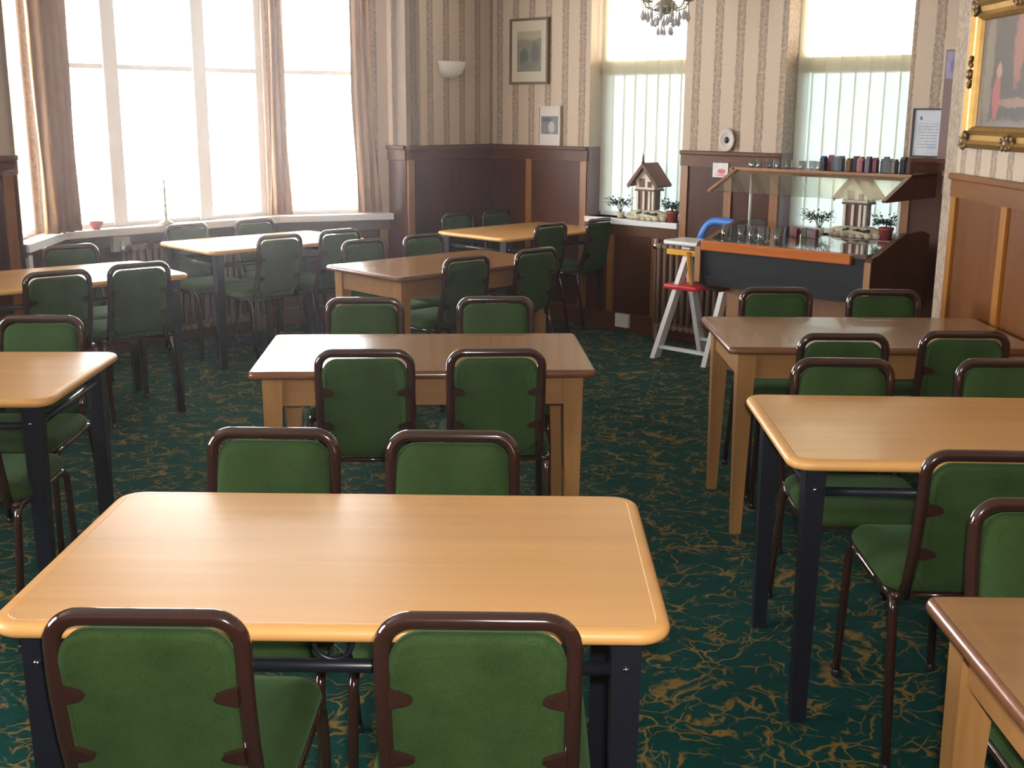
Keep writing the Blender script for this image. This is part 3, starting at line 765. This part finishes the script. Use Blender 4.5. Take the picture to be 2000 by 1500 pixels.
MB().slab(.40, .26, .05, [(.006, 0), (0, .006), (0, .02), (.006, .026)], 5).xform(Matrix.Translation((2.28, -.46, .745))).build('tray', 'white_paint', hc)
bar(MB(), (2.075, -.49, .69), (2.47, -.49, .69), .045, .035).build('safety_bar', 'yellow', hc)
bar(MB(), (2.245, -.52, .70), (2.268, -.50, .49), .034, .02).build('centre_post', 'yellow', hc)
MB().slab(.27, .24, .03, [(.003, 0), (0, .004), (0, .024), (.003, .028)], 4).xform(Matrix.Translation((2.215, -.44, .455))).build('seat_board', 'red', hc)
arch = fillet([(2.13, -.26, .70), (2.19, -.22, .88), (2.42, -.22, .88), (2.47, -.26, .70)], .10, 8)
MB().tube(arch, .026, 10, .6).build('back_arch', 'blue', hc)

# ------------------------------------------------------------------ radiators
def radiator(name, wl_mat, n, pitch, h, label, z0=.09):
    t = empty(name, (0, 0, 0)); t.matrix_world = wl_mat; tag(t, label, 'radiator', 'column radiators under the windows')
    for k in range(n):
        x = (k + .5) * pitch; m = MB()
        for y in (-.035, .035):
            m.tube(fillet([(x, y, z0 + .015), (x, y, z0 + h - .01)], .01) if False else [(x, y, z0 + .012), (x, y, z0 + h - .012)], .014, 8)
        m.tube([(x, -.05, z0 + h - .02), (x, .05, z0 + h - .02)], .019, 8).tube([(x, -.05, z0 + .02), (x, .05, z0 + .02)], .019, 8)
        m.build('section', 'radiator', t)
    for z in (z0 + .03, z0 + h - .03): MB().tube([(0, 0, z), (n * pitch, 0, z)], .016, 8).build('header_pipe', 'radiator', t)
    for x in (pitch * .5, pitch * (n - .5)):
        for y in (-.035, .035): MB().box(x - .012, x + .012, y - .015, y + .015, 0, z0 + .01).build('foot', 'radiator', t)
    MB().tube([(-.03, 0, 0), (-.03, 0, z0 + h - .03)], .009, 8).build('feed_pipe', 'radiator', t)
    MB().lathe([(.014, 0), (.02, .01), (.02, .035), (.01, .045), (.012, .07), (.004, .075)], 10, (-.03, 0, z0 + h - .05)).build('valve', 'chrome', t)
    return t
p = WP(1.73, .115); radiator('radiator', Matrix.Translation((p.x, p.y, 0)) @ Matrix.Rotation(-A43, 4, 'Z'), 11, .052, .60, 'brown column radiator behind the white high chair')
p = LP(2.90, -.525); radiator('radiator', Matrix.Translation((p.x, p.y, 0)) @ Matrix.Rotation(math.atan2(-LD.y, -LD.x), 4, 'Z'), 20, .052, .62, 'long brown column radiator under the bay sill')

# ------------------------------------------------------------------ things on walls
def framed(name, wl, s0, s1, z0, z1, fw, frame_mat, mount, mountw, pic_mat, label, cat, depth=.022, tilt=0.0, glass=False):
    """hung on a wall; local x along the wall"""
    cx, cz = (s0 + s1) / 2, (z0 + z1) / 2; hx, hz = (s1 - s0) / 2, (z1 - z0) / 2
    mw = Matrix.Translation(wl.location) @ Matrix.Rotation(wl.rotation_euler.z, 4, 'Z') @ Matrix.Translation((cx, -.004, cz)) @ Matrix.Rotation(tilt, 4, 'X')
    t = empty(name, (0, 0, 0)); t.matrix_world = mw; tag(t, label, cat)
    m = MB()
    for a in ((-hx, hx, hz - fw, hz), (-hx, hx, -hz, -hz + fw), (-hx, -hx + fw, -hz + fw, hz - fw), (hx - fw, hx, -hz + fw, hz - fw)):
        m.box(a[0], a[1], -depth, 0, a[2], a[3])
    m.build('frame', frame_mat, t)
    if mount: MB().box(-hx + fw, hx - fw, -depth * .55, -.002, -hz + fw, hz - fw).build('mount', mount, t)
    ix, iz = hx - fw - mountw[0], hz - fw - mountw[1]; oz = mountw[2] if len(mountw) > 2 else 0
    MB().box(-ix, ix, -depth * .6, -depth * .5, -iz + oz, iz + oz).build('picture', pic_mat, t)
    return t
land = m_picture('landscape_print', (.19, .18, .14), [(0, .13, .2, .055, (.33, .29, .19)), (-.05, -.04, .05, .07, (.09, .095, .075)), (.06, -.02, .05, .10, (.13, .11, .10)), (.0, -.10, .09, .04, (.15, .16, .12))], 30)
framed('framed_print', w_far, .20, .59, 1.77, 2.25, .018, 'brown_frame', 'mat_board', (.055, .075, .0), land, 'brown framed landscape print with cream mount hanging above the corner panelling', 'picture')
grey = m_picture('grey_photo', (.16, .155, .17), [(.02, -.01, .035, .05, (.42, .38, .37)), (-.03, .045, .06, .02, (.07, .07, .09))], 40)
framed('small_print', w_far, .50, .72, 1.322, 1.61, .008, 'pale_board', 'pale_board', (.018, .07, .005), grey, 'small pale print with grey picture leaning on the dado cap', 'picture', tilt=-.0)
cert = m_picture('certificate_paper', (.52, .55, .60), [(-.045, .085, .010, .014, (.10, .11, .15)), (.03, -.08, .03, .012, (.35, .45, .65))], 6, .4, (.017, .38, -.09, .055, -.06, .06, (.30, .32, .38)))
framed('certificate', w_far, 3.45, 3.64, 1.325, 1.605, .010, 'black_frame', 'paper', (.002, .002, 0), cert, 'black framed certificate with blue white paper beside the counter blind', 'certificate')
# gilt framed painting on the right-hand wall
pt = m_picture('dark_oil_painting', (.062, .05, .044), [(-.30, .02, .05, .30, (.16, .135, .105)), (-.02, .10, .055, .17, (.26, .10, .075)), (.06, .18, .04, .05, (.36, .20, .14)), (-.20, -.10, .045, .10, (.32, .075, .07)), (-.19, .01, .03, .035, (.34, .20, .14)), (-.02, -.12, .16, .022, (.25, .14, .10)), (.12, -.02, .05, .13, (.05, .06, .055)), (-.1, -.24, .35, .06, (.17, .14, .12)), (.25, .05, .12, .2, (.03, .035, .03))], 14, .35)
def gilt():
    y0, y1, z0, z1 = 5.16, 4.2, 1.435, 2.05
    t = empty('oil_painting', (XR - .006, (y0 + y1) / 2, (z0 + z1) / 2), -PI / 2); tag(t, 'dark oil painting in an ornate gilt frame on the panelled right-hand wall', 'painting')
    t['label'] = 'dark oil painting in an ornate gilt frame above the orange wood panelling'
    hx, hz = (y0 - y1) / 2, (z1 - z0) / 2
    prof = [(0, 0), (.0, -.03), (.02, -.048), (.035, -.034), (.055, -.028), (.075, -.042), (.088, -.03), (.095, -.012), (.095, 0)]
    m = MB(); vs = []
    for ins, y in prof:
        for sx, sz in ((-1, -1), (1, -1), (1, 1), (-1, 1)): vs.append((sx * (hx - ins), y, sz * (hz - ins)))
    n = len(prof); m.add(vs, [(i * 4 + k, i * 4 + (k + 1) % 4, (i + 1) * 4 + (k + 1) % 4, (i + 1) * 4 + k) for i in range(n - 1) for k in range(4)])
    m.build('frame', 'gold', t)
    MB().box(-hx + .09, hx - .09, -.016, -.010, -hz + .09, hz - .09).build('canvas', pt, t)
    # carved corner and centre ornaments
    for cx, cz, ang in ((-hx + .03, -hz + .03, 0), (hx - .03, -hz + .03, 0), (-hx + .03, hz - .03, 0), (hx - .03, hz - .03, 0), (-hx + .03, 0, 1), (hx - .03, 0, 1), (0, -hz + .03, 2), (0, hz - .03, 2)):
        m = MB(); rnd = random.Random(int(cx * 100 + cz * 1000))
        for k in range(9):
            a = 2 * PI * k / 9; rr = .032 + .014 * rnd.random()
            ex, ez = (1, 1) if ang == 0 else ((.7, 1.8) if ang == 1 else (1.8, .7))
            bm = bmesh.new(); bmesh.ops.create_icosphere(bm, subdivisions=1, radius=.015)
            bmesh.ops.transform(bm, matrix=Matrix.Translation((cx + rr * math.cos(a) * ex * .8, -.040, cz + rr * math.sin(a) * ez * .8)) @ Matrix.Diagonal((1, .5, 1, 1)), verts=bm.verts[:]); m.take(bm, True)
        bm = bmesh.new(); bmesh.ops.create_icosphere(bm, subdivisions=2, radius=.022); bmesh.ops.transform(bm, matrix=Matrix.Translation((cx, -.038, cz)) @ Matrix.Diagonal((1, .7, 1, 1)), verts=bm.verts[:]); m.take(bm, True)
        m.build('ornament', 'bronze', t)
gilt()
# lilac notice on the pilaster, card behind the counter, oval plaque
def notice(name, s0, s1, z0, z1, y, mt, label, cat):
    o = MB().box(s0, s1, y - .004, y, z0, z1).build(name, mt); o.location = w_far.location; o.rotation_euler = w_far.rotation_euler; return tag(o, label, cat)
lil = m_picture('lilac_notice_print', (.26, .24, .36), [(3.682, 1.84, .025, .04, (.16, .14, .36))], 30)
notice('wall_notice', 3.637, 3.727, 1.77, 1.92, -.05, lil, 'small lilac notice on the plum trim beside the gilt frame', 'notice')
crd = m_picture('card_print', (.66, .62, .60), [(2.15, 1.19, .035, .018, (.50, .10, .10)), (2.15, 1.165, .05, .008, (.55, .25, .22))], 30)
notice('wall_card', 2.08, 2.20, 1.15, 1.245, -.02, crd, 'white card with red print on the panelling behind the canopy end', 'card')
pq = tag(far_local('oval_plaque', 2.18, .018, 1.395), 'small oval cream plaque with dark centre on the dado cap', 'plaque')
q = MB().lathe([(.056, 0), (.060, .004), (.058, .010), (.045, .012), (.042, .008), (.001, .008)], 24).xform(Matrix.Rotation(PI / 2, 4, 'X') @ Matrix.Diagonal((1, 1.25, 1, 1))); q.build('rim', 'pale_board', pq)
q = MB().lathe([(.016, .008), (.014, .016), (.001, .018)], 12).xform(Matrix.Rotation(PI / 2, 4, 'X') @ Matrix.Diagonal((1, 1.4, 1, 1))); q.build('centre_boss', 'black_frame', pq)
# uplighter bowl on the corner wall
pl = LP(.465, 0)
sc_ = tag(empty('wall_light', (pl.x, pl.y, 1.81), math.atan2(-LD.y, -LD.x)), 'white half bowl wall light on the striped corner wall', 'wall light')
vs = []; fs = []
for j in range(9):
    ph = PI / 2 * j / 8
    for k in range(17):
        a = PI + PI * k / 16; r = .135 * math.sin(ph) ** .8; vs.append((r * math.cos(a), r * math.sin(a) * .75, .12 * (1 - math.cos(ph))))
for j in range(8):
    for k in range(16): fs.append((j * 17 + k, j * 17 + k + 1, (j + 1) * 17 + k + 1, (j + 1) * 17 + k))
o = MB().add(vs, fs, True).build('shade', 'white_plastic', sc_); md = o.modifiers.new('bowl_thickness', 'SOLIDIFY'); md.thickness = .004
MB().box(-.03, .03, -.02, 0, .03, .09, .004).build('back_plate', 'brass', sc_)
# sockets and switch boxes
def wall_box(name, wl, x0, x1, z0, z1, label, cat, dep=.03):
    o = MB().box(x0, x1, -dep, 0, z0, z1, .004).build(name, 'white_plastic'); o.location = wl.location; o.rotation_euler = wl.rotation_euler; return tag(o, label, cat)
wall_box('wall_socket', w_far, 1.30, 1.42, .03, .13, 'white socket low on the panelling below the cottage sill', 'socket', .045)
wall_box('thermostat_box', w_bm, .42, .54, .66, .76, 'white control box under the bay sill beside the radiator pipe', 'box', .05)
wall_box('cable_box', w_bl, .06, .14, .60, .74, 'white box under the bay sill next to the dark pier', 'box', .05)

# ------------------------------------------------------------------ things on the sills
def rough_ball(m, c, r, sq=(1, 1, 1), seed=0, sub=2, amp=.25):
    bm = bmesh.new(); bmesh.ops.create_icosphere(bm, subdivisions=sub, radius=1)
    for v in bm.verts:
        k = 1 + amp * mnoise.noise(v.co * 1.7 + Vector((seed * 3.1, seed, 0)))
        v.co = Vector((c[0] + v.co.x * r * sq[0] * k, c[1] + v.co.y * r * sq[1] * k, c[2] + v.co.z * r * sq[2] * k))
    return m.take(bm, True)
def cottage(s, d, rz, label):
    t = far_local('model_cottage', s, d, SILL, rz); tag(t, label, 'ornament', 'model cottages on the sills')
    b = MB(); rough_ball(b, (0, 0, .035), .10, (1.75, .65, .42), 1, 3)
    for i in range(len(b.v)): b.v[i] = (b.v[i][0], b.v[i][1], max(0, b.v[i][2]))
    b.build('rock_base', 'stone', t)
    for k, (x, y, r) in enumerate([(-.14, -.035, .032), (-.10, -.055, .028), (-.05, -.062, .03), (.0, -.066, .022), (.05, -.064, .024), (.10, -.055, .028), (.14, -.03, .03)]):
        m = MB(); rough_ball(m, (x, y, r * .7), r, (1.1, .9, .75), k + 4, 2)
        for i in range(len(m.v)): m.v[i] = (m.v[i][0], m.v[i][1], max(0, m.v[i][2]))
        m.build('stone', 'stone', t)
    m = MB()
    for k in range(8): rough_ball(m, (-.06 + .022 * k, -.052, .045 + .006 * math.sin(k * 2)), .018, (1, .7, .8), k + 20, 1)
    m.build('moss_strip', 'moss', t)
    # lower storey: dark core, pale posts
    MB().box(-.062, .062, -.045, .045, .075, .215).build('lower_storey', 'cottage_timber', t)
    for x in (-.067, -.012, .036, .067): MB().box(x - .009, x + .009, -.056, -.038, .075, .215, .002).build('post', 'cottage_wall', t)
    MB().prism([(-.08, .215), (.08, .215), (.08, .29), (0, .385), (-.08, .29)], -.055, .055).build('upper_storey', 'cottage_wall', t)
    MB().box(-.05, -.005, -.059, -.054, .235, .295).build('window_opening', 'cottage_timber', t)
    MB().box(.022, .055, -.059, -.054, .235, .275).build('window_opening', 'cottage_timber', t)
    MB().box(-.083, .083, -.062, .062, .208, .220).build('floor_beam', 'cottage_timber', t)
    for sx in (-1, 1):
        MB().prism([(0, .405), (0, .382), (sx * .118, .238), (sx * .128, .252)], -.09, .09).build('roof_slope', 'cottage_roof', t)
        MB().prism([(0, .408), (0, .372), (sx * .120, .226), (sx * .132, .250)], -.097, -.090).build('bargeboard', 'cottage_timber', t)
    MB().lathe([(.009, .39), (.011, .41), (.006, .425), (.007, .44), (.001, .475)], 10, (0, -.09, 0)).build('finial', 'cottage_roof', t)
    return t
cottage(1.53, -.02, .02, 'model cottage ornament with brown gabled roof on the sill of the narrower window')
cottage(3.13, -.02, .02, 'model cottage ornament on the sill behind the counter, seen through the sneeze guard')
def leafy(m, c, n, R, seed, up=.5, size=.03):
    rnd = random.Random(seed)
    for _ in range(n):
        a = rnd.uniform(0, 2 * PI); e = rnd.uniform(-.2, 1) * up; r = R * rnd.uniform(.25, 1)
        p = Vector((c[0] + r * math.cos(a), c[1] + r * math.sin(a) * .45, c[2] + r * e)); q = Matrix.Rotation(a + rnd.uniform(-.5, .5), 3, 'Z') @ Matrix.Rotation(rnd.uniform(-.9, .5), 3, 'Y')
        s = size * rnd.uniform(.7, 1.3)
        vs = [p + q @ Vector(v) for v in ((0, 0, 0), (s * .5, s * .28, s * .1), (s * 1.2, 0, -s * .05), (s * .5, -s * .28, s * .1))]
        m.add(vs, [(0, 1, 2), (0, 2, 3)])
    return m
def spray(s, d, label, seed):
    t = far_local('leaf_spray', s, d, SILL); tag(t, label, 'plant', 'green sprays on the sills')
    MB().lathe([(.024, 0), (.03, .03), (.026, .045), (.02, .045), (.018, .01)], 12).build('holder', 'stone', t)
    m = MB()
    for k in range(5): m.tube([(0, 0, .03), (-.03 + .015 * k, -.01, .09), (-.09 + .04 * k, -.01, .14)], .0025, 5)
    m.build('stem', 'moss', t)
    o = leafy(MB(), (-.01, -.01, .095), 190, .11, seed, .62, .024).build('foliage', 'leaf', t); o['kind'] = 'stuff'
spray(1.27, -.03, 'dark green leaf spray beside the cottage in the narrower window', 3)
spray(2.87, -.03, 'dark green leaf spray on the sill behind the sneeze guard', 5)
def potted(s, d, label, seed):
    t = far_local('potted_plant', s, d, SILL); tag(t, label, 'plant', 'red potted plants on the sills')
    MB().lathe([(.032, 0), (.042, .06), (.046, .062), (.046, .078), (.038, .078), (.036, .05)], 16).build('pot', 'terracotta', t)
    MB().tube([(0, 0, .05), (0, 0, .13)], .005, 6).build('stem', 'moss', t)
    o = leafy(MB(), (-.01, -.0, .095), 190, .075, seed, .85, .026).build('foliage', 'leaf', t); o['kind'] = 'stuff'
potted(1.735, -.02, 'small leafy plant in a red pot at the counter end of the cottage sill', 8)
potted(3.32, -.02, 'small leafy plant in a red pot behind the counter by its white post', 9)
p = LP(2.60, -.53)
t = tag(empty('candlestick', (p.x, p.y, SILL)), 'thin tall candlestick on round foot on the bay sill', 'candlestick')
MB().lathe([(.05, 0), (.052, .008), (.03, .022), (.012, .035), (.008, .05)], 16).build('foot', 'brass', t)
MB().lathe([(.010, .045), (.009, .12), (.016, .125), (.009, .13), (.008, .22), (.014, .225), (.007, .24), (.006, .30)], 10).build('stem', 'brass', t)
p = LP(3.10, -.53)
t = tag(empty('small_bowl', (p.x, p.y, SILL)), 'small brown bowl on the bay sill near the brown curtain', 'bowl')
MB().lathe([(.022, 0), (.024, .006), (.045, .035), (.048, .05), (.042, .046), (.02, .012), (.001, .010)], 16).build('bowl_body', 'terracotta', t)

# ------------------------------------------------------------------ chandeliers
def make_chandelier():
    t = empty('chandelier', (0, 0, 0))      # origin at the lowest crystal
    MB().lathe([(.012, .12), (.05, .14), (.075, .165), (.05, .19), (.02, .21), (.012, .30), (.016, .31), (.008, .33)], 18).build('body', 'brass', t)
    MB().tube([(0, 0, .33), (0, 0, CEIL - 2.012)], .006, 8).build('rod', 'brass', t)
    MB().lathe([(.05, CEIL - 2.012 - .03), (.055, CEIL - 2.012 - .01), (.055, CEIL - 2.012)], 16).build('ceiling_rose', 'brass', t)
    arms = 6
    def drop(x, y, zb, L, r):
        m = MB().lathe([(.0005, 0), (r * .75, r * .8), (r, r * 1.6), (r * .55, r * 3), (.0012, r * 4.6)], 8, (x, y, zb), False)
        z = zb + r * 4.6
        while z < zb + L:
            m.lathe([(.0006, 0), (.0055, .006), (.0006, .012)], 6, (x, y, z), False); z += .0125
        m.build('crystal_drop', 'crystal', t)
    for k in range(arms):
        a = 2 * PI * k / arms + .2; c, s = math.cos(a), math.sin(a)
        arm = MB().tube([(.02 * c, .02 * s, .17), (.07 * c, .07 * s, .145), (.12 * c, .12 * s, .16), (.14 * c, .14 * s, .195)], .0045, 8); arm.build('arm', 'brass', t)
        MB().lathe([(.008, 0), (.03, .006), (.034, .012), (.012, .014), (.012, .06), (.003, .07)], 12, (.14 * c, .14 * s, .195)).build('candle_cup', 'brass', t)
        drop(.14 * c, .14 * s, .08, .11, .016); drop(.122 * math.cos(a + .5), .122 * math.sin(a + .5), .09, .09, .013)
    for k in range(8):
        a = 2 * PI * k / 8; drop(.078 * math.cos(a), .078 * math.sin(a), .05, .11, .014)
    for k in range(5):
        a = 2 * PI * k / 5 + .3; drop(.042 * math.cos(a), .042 * math.sin(a), .0, .13, .0125)
    return t
ch = make_chandelier(); index_children()
place(ch, (.89, 7.15), 2.012); tag(ch, 'crystal chandelier hanging in front of the cottage window blind', 'chandelier', 'crystal chandeliers')
c2 = copy_tree(ch); place(c2, (.94, 4.57), 2.012); tag(c2, 'crystal chandelier nearer the camera, only its lowest drops showing at the top edge', 'chandelier', 'crystal chandeliers')

# ------------------------------------------------------------------ thin haze volume added to imitate lens glare around the windows
hm = D.materials.new('glare_haze'); hm.use_nodes = True; hm.node_tree.nodes.clear()
vs_ = hm.node_tree.nodes.new('ShaderNodeVolumeScatter'); vs_.inputs['Density'].default_value = .0045; vs_.inputs['Anisotropy'].default_value = .89; vs_.inputs['Color'].default_value = (1, .95, .97, 1)
ho = hm.node_tree.nodes.new('ShaderNodeOutputMaterial'); hm.node_tree.links.new(vs_.outputs[0], ho.inputs['Volume'])
MT['haze'] = hm
hz = MB().box(-5.9, 5.9, -3.1, 11.4, -.05, CEIL + .06).build('haze', 'haze')
tag(hz, 'faint added haze imitating lens glare from the bay windows', 'haze', kind='stuff')
SC.cycles.volume_bounces = 0
